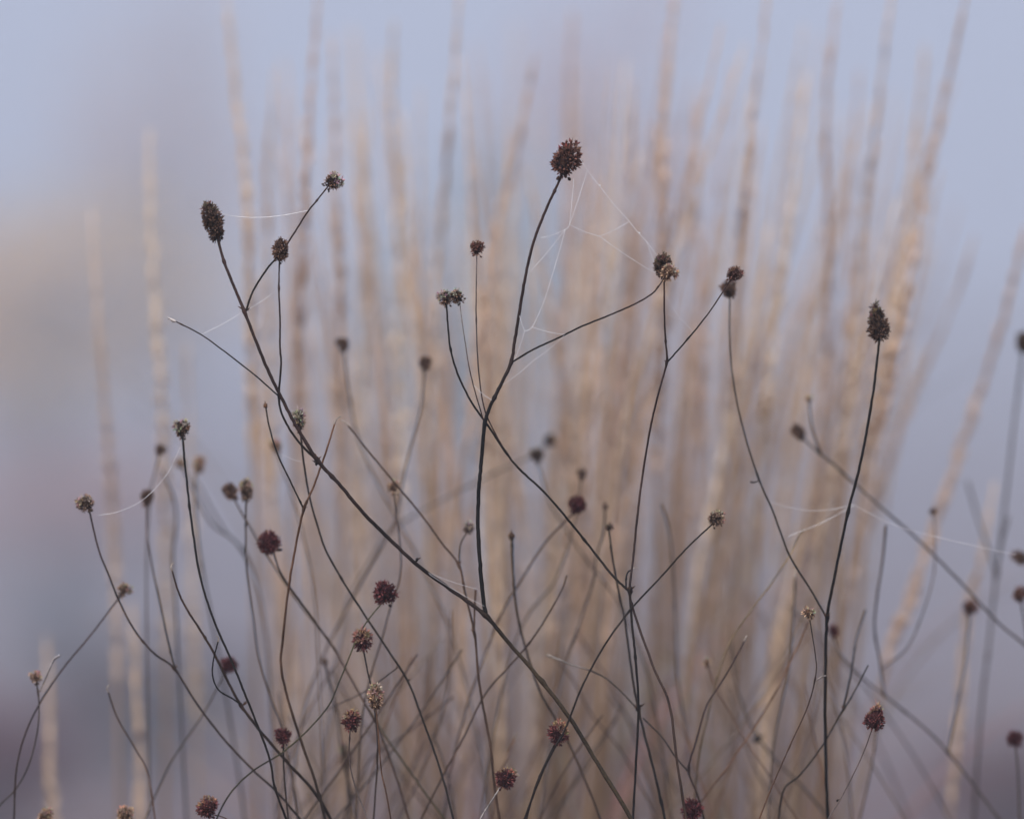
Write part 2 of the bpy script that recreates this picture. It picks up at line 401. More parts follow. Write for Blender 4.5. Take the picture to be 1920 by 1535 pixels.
def head(parent, base, axis, W, H, style, shape='round', seed=0, dens=1.0):
    """one seed head: a core with spirally set florets, each a bud with four spread pointed lobes"""
    lr = random.Random(seed * 17 + 3)
    cols, lobe, crown = PAL[style]
    a = axis.normalized(); u = a.orthogonal().normalized(); b = a.cross(u)
    rot = lr.uniform(0, 6.28); u, b = u * math.cos(rot) + b * math.sin(rot), b * math.cos(rot) - u * math.sin(rot)
    fs = max(.0014, W * .175)                       # floret size
    rw, hh = W * .5 - fs * .62, H - fs * 1.0
    def prof(t):
        if shape == 'cyl': return (math.sin(math.pi * min(1, max(0, t))) ** .42)
        if shape == 'point': return (math.sin(math.pi * t ** .56) ** .8) * (1.08 - .42 * t)
        if shape == 'cup': return math.sin(math.pi * .5 * min(1, t * 1.25)) ** .7 if t < .8 else math.sqrt(max(0, 1 - ((t - .8) / .22) ** 2)) * .98
        return math.sin(math.pi * t) ** .62
    skew0 = Vector((0, 0, 0))
    m = MB(); rings = 9; seg = 10; core = MB()
    cb = len(core.v)
    for i in range(rings + 1):
        t = i / rings; r = max(.00012, prof(max(.02, min(.98, t))) * rw * .8)
        for k in range(seg):
            an = 2 * math.pi * k / seg
            core.vert(base + a * (t * hh) + skew0 * (t * t) + (u * math.cos(an) + b * math.sin(an)) * r * lr.uniform(.92, 1.06), cols[0])
    for i in range(rings):
        for k in range(seg):
            k2 = (k + 1) % seg; o = cb + i * seg
            core.f.append((o + k, o + k2, o + seg + k2, o + seg + k))
    core.f.append(tuple(cb + k for k in reversed(range(seg)))); core.f.append(tuple(cb + rings * seg + k for k in range(seg)))
    area = 2 * math.pi * rw * hh * .8
    nf = max(16, int(dens * 1.5 * area / (fs * fs)))
    # arc-length weighted heights
    ts = [k / 200 for k in range(1, 200)]; wts = [prof(t) for t in ts]; tw = sum(wts); cum = []; s = 0
    for x in wts: s += x / tw; cum.append(s)
    lop = lr.uniform(0, 6.28); ns_ = Vector((lr.uniform(-50, 50), lr.uniform(-50, 50), 0)); bare = lr.uniform(.40, .60)
    skew = (u * lr.uniform(-.12, .12) + b * lr.uniform(-.12, .12)) * W
    for i in range(nf):
        f = (i + .5) / nf
        j = 0
        while j < len(cum) - 1 and cum[j] < f: j += 1
        t = ts[j]
        an = i * 2.399963 + lr.uniform(-.25, .25)
        r = prof(t) * rw; dr = (prof(min(.995, t + .02)) - prof(max(.005, t - .02))) * rw
        rad = u * math.cos(an) + b * math.sin(an)
        nrm = (rad * (.04 * hh) - a * dr * 1.0).normalized()
        nrm = (nrm + a * .28 + Vector((lr.gauss(0, .13), lr.gauss(0, .13), lr.gauss(0, .13)))).normalized()
        nz = noise.noise(ns_ + rad * 1.4 + a * (t * 2.6))
        if nz > bare or lr.random() < .05: continue        # fallen florets leave gaps
        q = base + a * (t * hh) + rad * (r * (.90 + .28 * noise.noise(ns_ * 2 + rad * 1.1 + a * t * 2))) + skew * t * t
        k = fs * lr.uniform(.6, 1.3)
        c = lr.choice(cols); kk = lr.uniform(.7, 1.35); c = tuple(x * kk for x in c)
        kl = lr.choice((.5, .8, 1.0, 1.3, 1.7)); lc_ = tuple(x * kl for x in lobe)
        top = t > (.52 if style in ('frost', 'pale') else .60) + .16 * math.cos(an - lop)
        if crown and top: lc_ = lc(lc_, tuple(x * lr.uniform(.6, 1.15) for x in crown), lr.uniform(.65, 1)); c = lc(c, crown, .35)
        n1 = nrm.orthogonal().normalized(); n2 = nrm.cross(n1); ph = lr.uniform(0, 1.57)
        # bud
        i0 = m.vert(q - nrm * k * .25, c); ring = []
        for s_ in range(6):
            aa = ph + s_ * math.pi / 3
            ring.append(m.vert(q + nrm * k * .28 + (n1 * math.cos(aa) + n2 * math.sin(aa)) * k * .40, c))
        i1 = m.vert(q + nrm * k * .62, tuple(x * .6 for x in c))
        for s_ in range(6):
            s2 = (s_ + 1) % 6
            m.f.append((i0, ring[s2], ring[s_])); m.f.append((i1, ring[s_], ring[s2]))
        # four lobes
        for s_ in range(4):
            if lr.random() < .12: continue
            aa = ph + s_ * math.pi / 2 + lr.uniform(-.2, .2)
            e = n1 * math.cos(aa) + n2 * math.sin(aa); sd2 = nrm.cross(e)
            le = k * lr.uniform(.75, 1.2); opn = lr.uniform(.25, .8)
            pb = q + nrm * k * .3 + e * k * .22
            tipp = pb + (nrm * (1.15 - opn * .55) + e * opn).normalized() * le
            mid = lerp(pb, tipp, .45)
            v0 = m.vert(pb, lc_); v1 = m.vert(mid + sd2 * k * .24 + nrm * k * .03, lc_); v2 = m.vert(tipp, lc_); v3 = m.vert(mid - sd2 * k * .24 + nrm * k * .03, lc_); v4 = m.vert(mid - e * k * .09 - nrm * k * .05, lc_)
            for tri in ((v0, v1, v4), (v1, v2, v4), (v2, v3, v4), (v3, v0, v4)): m.f.append(tri)
    for _ in range(lr.choice((1, 2, 2, 3))):               # dry bristles left at the crown
        e = (a + u * lr.gauss(0, .3) + b * lr.gauss(0, .3)).normalized()
        m.lens(base + a * hh * lr.uniform(.75, .92) + e * .0003, e, lr.uniform(.2, .42) * (.006 + H * .5), fs * .34, tuple(x * lr.uniform(.7, 1.2) for x in (crown or lobe)))
    for _ in range(lr.choice((1, 2, 3))):                  # loose florets hanging at the base
        e = (u * lr.uniform(-1, 1) + b * lr.uniform(-1, 1) - a * .5).normalized()
        m.ball(base + a * hh * .1 + e * rw * lr.uniform(.7, 1.0), e, fs * .36, fs * .5, lr.choice(cols), seg=5, rings=4, jit=.25)
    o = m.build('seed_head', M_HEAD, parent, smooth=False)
    # bring the core into the same part
    me = o.data
    off = parent_world(parent)
    nb = len(m.v)
    m.v += core.v; m.c += core.c; m.f += [tuple(i + nb for i in f) for f in core.f]
    old = o.data; o.data = None if False else old
    me2 = bpy.data.meshes.new('seed_head'); me2.from_pydata([tuple(Vector(q) - off) for q in m.v], [], m.f)
    at_ = me2.color_attributes.new('tint', 'FLOAT_COLOR', 'POINT'); flat = []
    for q in m.c: flat += [q[0], q[1], q[2], 1.0]
    at_.data.foreach_set('color', flat); me2.materials.append(M_HEAD)
    o.data = me2; bpy.data.meshes.remove(old)
    return o

SEED = [0]
def stem_line(P3, r_tip, r_base, c_tip, c_base, lr, nodes=(), foot=None):
    C = catmull(P3, 8)
    n = len(C); rad = []; cc = []
    for i in range(n):
        t = i / (n - 1)
        r = lerp(r_tip, r_base, t ** .8) * (1 + .14 * noise.noise(Vector((i * .31, SEED[0], 0))) + (.45 if (i * 7 + SEED[0] * 5) % 61 == 0 else 0))
        rad.append(r); kc = 1 + .9 * noise.noise(Vector((i * .17, SEED[0] * 2.3, 4))); cc.append(tuple(x * max(.5, kc) for x in lc(lc(c_tip, c_base, min(1, t * 1.3)), foot or c_base, max(0, min(1, (t - .46) / .14)))))
    for q, k in nodes:
        for i in range(n):
            dd = (C[i] - q).length
            s = max(rad[i] * 2.2, .0016)
            if dd < s * 3: rad[i] *= 1 + (k - 1) * math.exp(-(dd / s) ** 2)
    # fine surface wobble so that the silhouette is not ruler clean
    for i in range(1, n - 1):
        C[i] = C[i] + Vector((lr.gauss(0, 1), 0, lr.gauss(0, 1))) * rad[i] * .08
    return C, rad, cc

def stem(label, d, main, r=(1.4, 3.0), c=(C_DARK, C_BLACK), hd=None, br=(), tip=None, buds=(), ground=True, group='burnet stems', dz=.012):
    """main: pixels from the tip down; hd: (style, cx, cy, w, h, shape); br: dicts of the same kind, ending at their junction"""
    SEED[0] += 1; sd_ = SEED[0]; lr = random.Random(sd_ * 101)
    dof = lambda y, s=sd_: d + dz * math.sin(y / 210.0 + s * 1.7)
    def lay(px, dfun): return [at(x, y, dfun(i, y)) for i, (x, y) in enumerate(px)]
    P = lay(main, lambda i, y: dof(y))
    # the unseen foot, down to the soil
    low = P[-1]; dr = (P[-1] - P[-2]).normalized()
    seen_low = low.copy()
    if ground:
        sl = max(-.6, min(.6, dr.x / max(.25, abs(dr.z)))) if dr.z < 0 else 0
        base = Vector((low.x + sl * low.z * .28, low.y + lr.uniform(-.02, .03), terrain_h(low.x, low.y) - .01))
        q = low.copy(); v = dr.copy(); goal = (base - low).normalized()
        for st_ in (.02, .03, .05, .08, .13, .2):
            v = lerp(v, goal, .3).normalized(); q = q + v * st_
            if q.z > .3: P.append(q.copy())
        P += [lerp(q, base, .5), base]
    else:
        base = low
    root = empty('burnet_stem', tuple(base), label, 'dried flower', group)
    headinfo = None
    if hd:
        st, cx, cy, W_, H_ = hd[:5]; shp = hd[5] if len(hd) > 5 else 'round'
        cen = at(cx, cy, dof(cy)); p0 = P[0]
        ax = (cen - p0)
        if len(hd) > 6: ax = Vector((math.sin(R(hd[6])), 0, math.cos(R(hd[6]))))
        ax = ax.normalized(); Hm = size(H_, d); Wm = size(W_, d)
        b0 = cen - ax * Hm * .5
        if len(P) > 1: P[0] = b0 + ax * Hm * .08
        headinfo = (b0, ax, Wm, Hm, st, shp)
    rt, rb = size(r[0], d) * .5 * 1.0, size(r[1], d) * .5 * 1.0
    nodes = []
    for b_ in br:
        jx, jy = b_['p'][-1]
        nodes.append((at(jx, jy, dof(jy)), 1.75))
    for bx_, by_, bs_ in buds: pass
    C, rad, cc = stem_line(P, rt, rb, c[0], c[1], lr, nodes, c[2] if len(c) > 2 else None)
    m = MB(); m.tube(C, rad, 8, cc)
    for q, k in nodes:                                   # withered sheath scales at each fork
        for _ in range(3):
            e = Vector((lr.gauss(0, 1), lr.gauss(0, .6), abs(lr.gauss(0, .8)) + .4)).normalized()
            m.lens(q - e * rb * .3, e, rb * lr.uniform(2.4, 5.0), rb * 1.05, lc(c[1], C_RUST, lr.uniform(.2, .9)))
    stalk = m.build('stalk', M_STEM, root)
    if headinfo:
        b0, ax, Wm, Hm, st, shp = headinfo
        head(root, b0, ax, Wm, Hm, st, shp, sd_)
    def tip_part(par, Q, rr, kind, nxt):
        tm = MB(); a_ = (Q - nxt).normalized()
        if kind == 'bud': tm.ball(Q + a_ * rr * 3, a_, rr * 1.4, rr * 4.4, (.27, .22, .18), jit=.3)
        elif kind == 'fuzz':
            tm.ball(Q + a_ * rr * 4, a_, rr * 2.2, rr * 7.5, (.60, .54, .49), jit=.3)
            for _ in range(5): tm.lens(Q + a_ * rr * lr.uniform(0, 8), (a_ + Vector((lr.gauss(0, .5), 0, lr.gauss(0, .5)))).normalized(), rr * 5, rr * 1.2, (.52, .45, .40))
        elif kind == 'knob': tm.ball(Q, a_, rr * 2.4, rr * 3.0, lc(c[0], C_RUST, .4), jit=.2); tm.lens(Q, a_, rr * 6, rr * 1.5, C_BROWN)
        else:
            s_ = lr.choice((-1, 1)); o_ = Vector((s_, .2, .1)).normalized()
            pts = catmull([Q, Q + a_ * rr * 4, Q + a_ * rr * 7 + o_ * rr * 2, Q + a_ * rr * 8 + o_ * rr * 5], 5)
            tm.tube(pts, [rr * lerp(1.2, .4, i / (len(pts) - 1)) * lr.uniform(.75, 1.2) for i in range(len(pts))], 6, (.36, .30, .25))
        tm.build('withered_tip', M_STEM, par)
    if tip: tip_part(root, P[0], rt * 1.1, tip, P[1])
    for b_ in br:
        px = b_['p']; jx, jy = px[-1]; dj = dof(jy); dt = dj + b_.get('dd', lr.uniform(-.014, .014)); nb = len(px) - 1
        Q = [at(x, y, lerp(dt, dj, i / nb)) for i, (x, y) in enumerate(px)]
        hi = None
        if 'hd' in b_:
            h_ = b_['hd']; cen = at(h_[1], h_[2], dt); Hm = size(h_[4], d); Wm = size(h_[3], d)
            ax = (cen - Q[0]) if len(h_) < 7 else Vector((math.sin(R(h_[6])), 0, math.cos(R(h_[6]))))
            ax = ax.normalized(); b0 = cen - ax * Hm * .5; Q[0] = b0 + ax * Hm * .08
            hi = (b0, ax, Wm, Hm, h_[0], h_[5] if len(h_) > 5 else 'round')
        r_ = b_.get('r', (1.2, 1.9)); c_ = b_.get('c', (c[0], c[1]))
        nn = [(at(x2['p'][-1][0], x2['p'][-1][1], lerp(dt, dj, .5)), 1.4) for x2 in b_.get('br', ())]
        C, rad, cc = stem_line(Q, size(r_[0], d) * .5, size(r_[1], d) * .5, c_[0], c_[1], lr, nn)
        m = MB(); m.tube(C, rad, 7, cc)
        for (kx, ky, ks) in b_.get('knots', ()):
            q = min(C, key=lambda v: (v - at(kx, ky, dj)).length); rr_ = size(ks, d)
            m.lens(q, (at(kx, ky, dj) - q + Vector((0, 0, .0006))), rr_ * 2, rr_, c_[0])
        bo = m.build('branch', M_STEM, root)
        if hi: head(bo, *hi, sd_ * 13 + nb)
        if 'tip' in b_: tip_part(bo, Q[0], size(r_[0], d) * .55, b_['tip'], Q[1])
        for x2 in b_.get('br', ()):                      # a twig on a branch
            q2 = x2['p']; j2 = min(C, key=lambda v: (v - at(q2[-1][0], q2[-1][1], lerp(dt, dj, .5))).length)
            Z = [at(x, y, lerp(dt, dj, .5) + x2.get('dd', 0) * (1 - i / (len(q2) - 1))) for i, (x, y) in enumerate(q2)]; Z[-1] = j2
            if 'hd' in x2:
                h_ = x2['hd']; cen = at(h_[1], h_[2], lerp(dt, dj, .5) + x2.get('dd', 0)); Hm = size(h_[4], d); ax = (cen - Z[0]).normalized(); b0 = cen - ax * Hm * .5; Z[0] = b0 + ax * Hm * .08
            r2 = x2.get('r', (1.2, 1.6))
            C2, rad2, cc2 = stem_line(Z, size(r2[0], d) * .5, size(r2[1], d) * .5, *x2.get('c', c_), lr)
            m = MB(); m.tube(C2, rad2, 7, cc2); to = m.build('twig', M_STEM, bo)
            if 'tip' in x2: tip_part(bo, Z[0], size(r2[0], d) * .55, x2['tip'], Z[1])
            if 'hd' in x2: head(bo, b0, ax, size(h_[3], d), Hm, h_[0], h_[5] if len(h_) > 5 else 'round', sd_ * 29 + 1)
    for bx_, by_, bs_ in buds:
        q0 = at(bx_, by_, dof(by_)); m = MB(); s_ = size(bs_, d)
        m.ball(q0, Vector((.5, 0, 1)), s_ * .5, s_ * .7, C_DARK, jit=.2)
        m.lens(q0, Vector((lr.choice((-1, 1)), 0, .6)), s_ * 1.6, s_ * .5, C_BROWN)
        m.build('bud', M_STEM, root)
    return root
# ------------------------------------------------------------------ the burnets, sharp ones first
DB = (C_DARK, C_BLACK); PB = (C_PURPLE, C_DARK); BR = (C_BROWN, C_DARK); GY = (C_GREY, C_DARK); RB = (C_BROWN, C_BROWN)
stem('big forked burnet stem bearing the long dark head and the topmost round head', 0.0,
     [(408, 447), (420, 490), (440, 540), (458, 583), (480, 640), (505, 700), (535, 760), (560, 806), (595, 862), (640, 912), (680, 960), (735, 1015), (790, 1065), (860, 1115), (910, 1153), (950, 1200), (1000, 1258), (1068, 1345), (1120, 1430), (1187, 1540)],
     r=(5.0, 9.0), c=(C_PURPLE, C_BLACK, C_OLIVE), hd=('dark', 399, 412, 36, 76, 'cyl'),
     br=[dict(p=[(612, 352), (594, 376), (575, 400), (540, 455), (518, 484), (500, 505), (475, 545), (461, 583)], r=(2.8, 4.0), hd=('frost', 626, 338, 32, 32, 'cup'), c=(C_PURPLE, C_DARK), dd=.01),
         dict(p=[(524, 488), (523, 540), (525, 600), (525, 650), (527, 685), (523, 750), (535, 790), (560, 828), (593, 862)], r=(2.9, 4.6), hd=('brown', 525, 466, 30, 46, 'cyl'), c=PB, dd=-.006, knots=[(529, 684, 3)],
              br=[dict(p=[(328, 602), (340, 608), (375, 626), (420, 658), (480, 705), (521, 744)], r=(2.3, 2.9), tip='fuzz', c=PB)]),
         dict(p=[(1055, 327), (1040, 358), (1025, 390), (1000, 455), (985, 520), (975, 580), (965, 640), (958, 680), (940, 720), (920, 760), (909, 795), (903, 860), (898, 920), (896, 980), (900, 1050), (905, 1110), (911, 1153)], r=(4.6, 8.2), c=(C_PURPLE, C_BLACK), hd=('rust', 1062, 294, 50, 68, 'round'), dd=0.0, knots=[(1069, 330, 7)],
              br=[dict(p=[(1243, 524), (1234, 538), (1222, 551), (1190, 570), (1140, 592), (1090, 612), (1050, 632), (1000, 655), (960, 680)], r=(2.6, 3.8), hd=('tan', 1255, 510, 31, 31, 'cup'), c=PB, dd=-.028),
                  dict(p=[(861, 562), (866, 600), (872, 640), (880, 690), (893, 742), (906, 792)], r=(1.8, 2.5), c=((.30, .27, .25), C_PURPLE), hd=('frost', 854, 554, 28, 28, 'cup'), dd=.004)])],
     buds=[(782, 1049, 6), (594, 868, 7), (903, 1146, 6)])
stem('tall burnet stem with four seed heads splitting from one dark knot right of centre', 0.0,
     [(1246, 523), (1246, 600), (1248, 640), (1250, 680), (1235, 735), (1220, 800), (1205, 890), (1195, 970), (1187, 1050), (1181, 1108), (1190, 1151), (1225, 1250), (1255, 1320), (1270, 1430), (1287, 1540)],
     r=(3.2, 5.8), c=(C_PURPLE, C_DARK, C_BROWN), hd=('dark', 1243, 496, 32, 48, 'cyl', -6),
     br=[dict(p=[(1362, 537), (1330, 585), (1290, 635), (1252, 678)], r=(2.4, 3.2), hd=('rust', 1377, 513, 28, 30, 'cup'), c=PB, dd=-.01, knots=[(1356, 533, 4)]),
         dict(p=[(838, 572), (840, 610), (845, 655), (860, 705), (885, 755), (915, 798), (950, 850), (975, 880), (1020, 922), (1070, 980), (1110, 1030), (1150, 1080), (1180, 1108)], r=(3.4, 4.8), hd=('frost', 834, 557, 28, 30, 'cup'), c=(C_BLACK, C_DARK), dd=.004, knots=[(950, 853, 5)],
              br=[dict(p=[(894, 478), (893, 540), (893, 600), (897, 690), (908, 765), (930, 815), (948, 848)], r=(2.4, 2.8), hd=('rust', 894, 463, 28, 27, 'cup'), c=((.14, .11, .10), C_PURPLE))]),
         dict(p=[(1184, 1068), (1177, 1073), (1174, 1085), (1174, 1105)], r=(3.0, 3.4), tip='curl', c=DB)],
     buds=[(1180, 1105, 9)])
stem('straight dark burnet stem slanting up right to a straw head with a pale spike', -.01,
     [(1334, 985), (1290, 1025), (1240, 1080), (1180, 1145), (1130, 1215), (1090, 1290), (1060, 1365), (1020, 1440), (980, 1545)],
     r=(3.0, 5.0), c=(C_DARK, C_DARK), hd=('pale', 1345, 970, 27, 34, 'round'))
stem('upright dark stem of the pointed seed head with a long left branch', .035,
     [(1650, 630), (1643, 690), (1635, 750), (1615, 860), (1590, 960), (1565, 1080), (1551, 1158), (1548, 1250), (1547, 1350), (1549, 1450), (1553, 1545)],
     r=(4.4, 7.4), c=(C_BLACK, C_BLACK), hd=('dark', 1645, 597, 39, 76, 'point'),
     br=[dict(p=[(1369, 557), (1368, 620), (1373, 700), (1390, 790), (1420, 890), (1450, 960), (1480, 1040), (1520, 1105), (1549, 1156)], r=(3.0, 4.0), hd=('brown', 1365, 541, 30, 34, 'cup'), c=(C_GREY, C_DARK), dd=.035,
              br=[dict(p=[(1407, 903), (1414, 904), (1424, 901)], r=(4.5, 2.0))])])
stem('thin rust brown burnet stem with a tiny straw cup and a pale hooked stub', -.005,
     [(1518, 1161), (1523, 1190), (1529, 1230), (1530, 1262), (1515, 1322), (1480, 1400), (1450, 1468), (1420, 1545)],
     r=(1.9, 3.6), c=(C_DARK, C_RUST), hd=('tan', 1517, 1148, 22, 22, 'cup'), dz=.004,
     br=[dict(p=[(1549, 1266), (1540, 1269), (1531, 1275)], r=(2.8, 3.4), c=(C_PALE, C_PALE), dd=-.004)])
stem('short thin stem bending right up to the wine red pointed head at lower right', 0.0,
     [(1637, 1362), (1615, 1420), (1580, 1490), (1547, 1545)], r=(2.0, 3.0), c=(C_PURPLE, C_PALE), hd=('redtan', 1642, 1339, 36, 52, 'point'), buds=[(1570, 1500, 4)], dz=.004)
stem('slim stem holding the fuzzy straw coloured cylinder head at lower centre left', -.005,
     [(705, 1329), (709, 1370), (712, 1410), (716, 1450), (725, 1490), (734, 1545)], r=(2.6, 3.6), c=(C_RUST, C_DARK), hd=('tan', 704, 1303, 28, 54, 'cyl'), dz=.004)
stem('pale stem under the reddish straw head just left of the fuzzy cylinder head', .0,
     [(656, 1369), (655, 1420), (665, 1470), (692, 1545)], r=(2.2, 3.6), c=(C_PURPLE, C_PALE), hd=('redtan', 659, 1347, 34, 40, 'cyl'), dz=.004)
stem('short pale stem under the red and straw head at bottom centre', .0,
     [(940, 1474), (920, 1503), (895, 1545)], r=(2.8, 3.6), c=((.4, .36, .33), C_PALE), hd=('redtan', 949, 1454, 38, 42, 'cyl'), dz=.004)
stem('dark stem topped by the pale tipped head standing alone at left', .015,
     [(343, 820), (347, 870), (352, 920), (362, 1000), (375, 1080), (400, 1160), (435, 1240), (455, 1290), (480, 1352), (505, 1420), (516, 1478), (540, 1545)],
     r=(4.2, 4.2), c=(C_BLACK, C_DARK), hd=('frost', 340, 802, 30, 36, 'cup', -8))
stem('brown stem with a broken pale tip crossing under the dusky red head at lower left', .03,
     [(323, 1070), (335, 1110), (350, 1141), (375, 1180), (400, 1222), (430, 1282), (452, 1322), (490, 1372), (540, 1430), (590, 1485), (625, 1545)],
     r=(3.2, 8.0), c=(C_BROWN, C_DARK), tip='curl',
     br=[dict(p=[(409, 1202), (400, 1238), (399, 1268), (410, 1293), (436, 1309), (454, 1322)], r=(2.6, 3.2), tip='curl', c=DB, dd=-.02)])
stem('leftmost forked stem with the two tilted brown heads side by side at far left', .035,
     [(165, 958), (185, 1030), (205, 1080), (225, 1130), (255, 1185), (290, 1225), (327, 1253), (370, 1320), (420, 1385), (475, 1443), (520, 1485), (570, 1545)],
     r=(3.2, 5.0), c=(C_PURPLE, C_DARK), hd=('pale', 159, 942, 32, 32, 'cup', -35),
     br=[dict(p=[(277, 954), (276, 1000), (285, 1060), (300, 1130), (315, 1200), (328, 1253)], r=(3.0, 3.8), hd=('brown', 276, 933, 24, 36, 'cup', 4), c=(C_BROWN, C_DARK), dd=.07, knots=[(283, 988, 4)])])
stem('bowed stem arching from bottom left up to the small brown head at left', .055,
     [(226, 1117), (170, 1190), (120, 1250), (75, 1317), (45, 1382), (30, 1450), (26, 1545)], r=(3.0, 4.0), c=(C_PURPLE, C_DARK), hd=('pale', 234, 1105, 24, 26, 'cup'))
stem('thin curved stem with the lowest tiny tan head and a pale twisted leaf', .06,
     [(69, 1281), (73, 1320), (70, 1370), (55, 1430), (30, 1478), (-5, 1515)], r=(2.6, 3.0), c=(C_GREY, C_GREY), hd=('tan', 66, 1268, 22, 22, 'cup'), ground=True,
     br=[dict(p=[(112, 1228), (100, 1238), (86, 1270), (74, 1296)], r=(5.0, 2.4), c=((.45, .42, .42), C_PALE))])
stem('short broken rust stub with a pale tip at lower left', .05,
     [(203, 1297), (220, 1345), (255, 1405), (278, 1452), (292, 1545)], r=(3.0, 3.0), c=(C_BROWN, C_RUST), tip='curl')
stem('long stem with two soft brown heads close together left of the purple red head', .07,
     [(461, 939), (461, 1000), (462, 1060), (475, 1160), (485, 1230), (505, 1300), (528, 1362), (545, 1440), (560, 1545)], r=(3.2, 3.4), c=(C_DARK, C_BROWN), hd=('pale', 462, 916, 24, 44, 'cyl'))
stem('greenish stem bending left up to the round soft brown head with a bent bristle', .085,
     [(440, 938), (470, 990), (500, 1040), (560, 1130), (620, 1205), (660, 1275), (683, 1315), (720, 1375), (800, 1490), (840, 1545)], r=(3.2, 4.0), c=(C_BROWN, C_GREEN), hd=('brown', 432, 921, 26, 34, 'cup'))
stem('burnet stem with the plump purple red head left of centre', .07,
     [(512, 1033), (530, 1080), (580, 1150), (625, 1215), (668, 1290), (720, 1390), (770, 1545)], r=(3.4, 3.6), c=(C_BROWN, C_PURPLE), hd=('red', 503, 1013, 42, 44, 'round'))
stem('forked brown stem with two headless tips rising left of centre', .02,
     [(627, 795), (618, 825), (606, 862), (588, 912), (570, 954), (555, 1020), (540, 1110), (530, 1200), (527, 1250), (540, 1310), (565, 1390), (590, 1462), (612, 1545)],
     r=(3.2, 6.6), c=(C_RUST, C_DARK), tip='curl',
     br=[dict(p=[(498, 760), (505, 800), (520, 850), (545, 903), (569, 953)], r=(3.2, 3.2), tip='knob', c=DB)])
stem('long dark stem with the small pale tipped head beside the big forked stem', .025,
     [(563, 808), (570, 870), (580, 930), (600, 1000), (615, 1040), (650, 1100), (690, 1162), (730, 1222), (765, 1277), (790, 1342), (815, 1410), (835, 1475), (852, 1545)],
     r=(3.6, 4.4), c=(C_DARK, C_DARK), hd=('frost', 561, 786, 26, 44, 'cup'), buds=[(765, 1276, 5)],
     br=[dict(p=[(608, 1332), (640, 1317), (680, 1298), (712, 1276), (742, 1254)], r=(2.0, 2.4), c=GY, dd=.06)])
stem('stem running diagonally to a blunt pale tip above the small round brown head', .045,
     [(654, 799), (690, 845), (740, 905), (790, 965), (830, 1020), (861, 1060), (872, 1110), (890, 1190), (896, 1260), (905, 1320), (920, 1400), (927, 1470), (938, 1545)],
     r=(3.0, 6.2), c=(C_BROWN, C_BROWN), tip='curl',
     br=[dict(p=[(876, 1000), (865, 1016), (862, 1035), (861, 1059)], r=(2.6, 3.0), hd=('frost', 880, 987, 20, 24, 'cup'), c=DB, dd=.02),
         dict(p=[(892, 1105), (890, 1140), (889, 1185)], r=(4.6, 3.0), c=RB)])
stem('stem with the small round brown head touched by the diagonal stem', .08,
     [(739, 925), (743, 960), (748, 1000), (752, 1050), (748, 1090), (735, 1130), (715, 1200), (690, 1285), (676, 1380), (668, 1545)], r=(2.8, 3.6), c=(C_BROWN, C_GREY), hd=('tan', 738, 911, 22, 26, 'cup'))
stem('blurred stem with the lone round head high in the middle of the clump', .15,
     [(795, 697), (790, 760), (775, 820), (760, 880), (745, 960), (735, 990), (690, 1070), (640, 1160), (610, 1222), (570, 1330), (540, 1545)], r=(3.0, 4.0), c=(C_PURPLE, C_GREY), hd=('brown', 797, 680, 24, 28, 'cup'))
stem('blurred stem with the brown round head right of the tall left seed heads', .17,
     [(646, 663), (655, 740), (668, 810), (700, 890), (740, 965), (790, 1060), (850, 1200), (900, 1400), (920, 1545)], r=(3.0, 3.6), c=(C_GREY, C_GREY), hd=('brown', 643, 645, 24, 28, 'cup'))
stem('short dark stem of the crimson head at centre left', .035,
     [(712, 1128), (690, 1162), (668, 1200), (640, 1268), (610, 1331), (540, 1402), (472, 1446), (428, 1492), (400, 1550)], r=(2.6, 3.8), c=(C_GREEN, C_DARK), hd=('red', 723, 1108, 44, 40, 'round', 8))
stem('short twig like stem under the dark wine head right above the fuzzy cylinder head', .03,
     [(681, 1218), (690, 1262), (698, 1300), (708, 1400), (700, 1545)], r=(3.0, 3.0), c=(C_DARK, C_BROWN), hd=('redtan', 678, 1195, 38, 44, 'round'))
stem('upright stem with the small bristly red head above the crossing at lower left', .02,
     [(531, 1393), (532, 1440), (536, 1490), (541, 1545)], r=(3.4, 3.8), c=(C_DARK, C_BROWN), hd=('red', 532, 1379, 30, 30, 'cup'))
stem('blurred slanting stem under the dusky red head at lower left', .10,
     [(421, 1262), (380, 1340), (320, 1430), (268, 1545)], r=(3.0, 3.4), c=(C_GREY, C_GREY), hd=('red', 431, 1244, 30, 32, 'round'))
stem('stem of the crimson head lying against the slanting line at bottom left', .02,
     [(408, 1520), (420, 1532), (440, 1550)], r=(2.2, 2.4), c=RB, hd=('redtan', 388, 1509, 40, 40, 'round', -12))
stem('stem of the half hidden pale topped head behind the pale lower stem', .13,
     [(650, 1436), (652, 1480), (655, 1545)], r=(4.0, 4.0), c=GY, hd=('pale', 648, 1412, 26, 50, 'cyl'))
stem('dark headless stub standing right of the central upright stem', .06,
     [(960, 1005), (961, 1040), (963, 1080), (970, 1150), (985, 1212), (1010, 1290), (1040, 1345), (1075, 1410), (1130, 1545)], r=(4.6, 4.2), c=(C_DARK, C_BROWN), tip='knob')
stem('stem with the red brown head nestled in the crossing at lower centre', .012,
     [(1044, 1391), (1022, 1432), (1002, 1480), (985, 1545)], r=(3.2, 4.0), c=(C_DARK, C_BROWN), hd=('redtan', 1047, 1369, 38, 46, 'round', 10))
stem('rust brown stem arching from bottom centre up to a bare tip', .06,
     [(1063, 1078), (1050, 1112), (1010, 1180), (970, 1232), (910, 1300), (870, 1380), (830, 1455), (785, 1545)], r=(3.0, 4.0), c=(C_BROWN, C_BROWN))
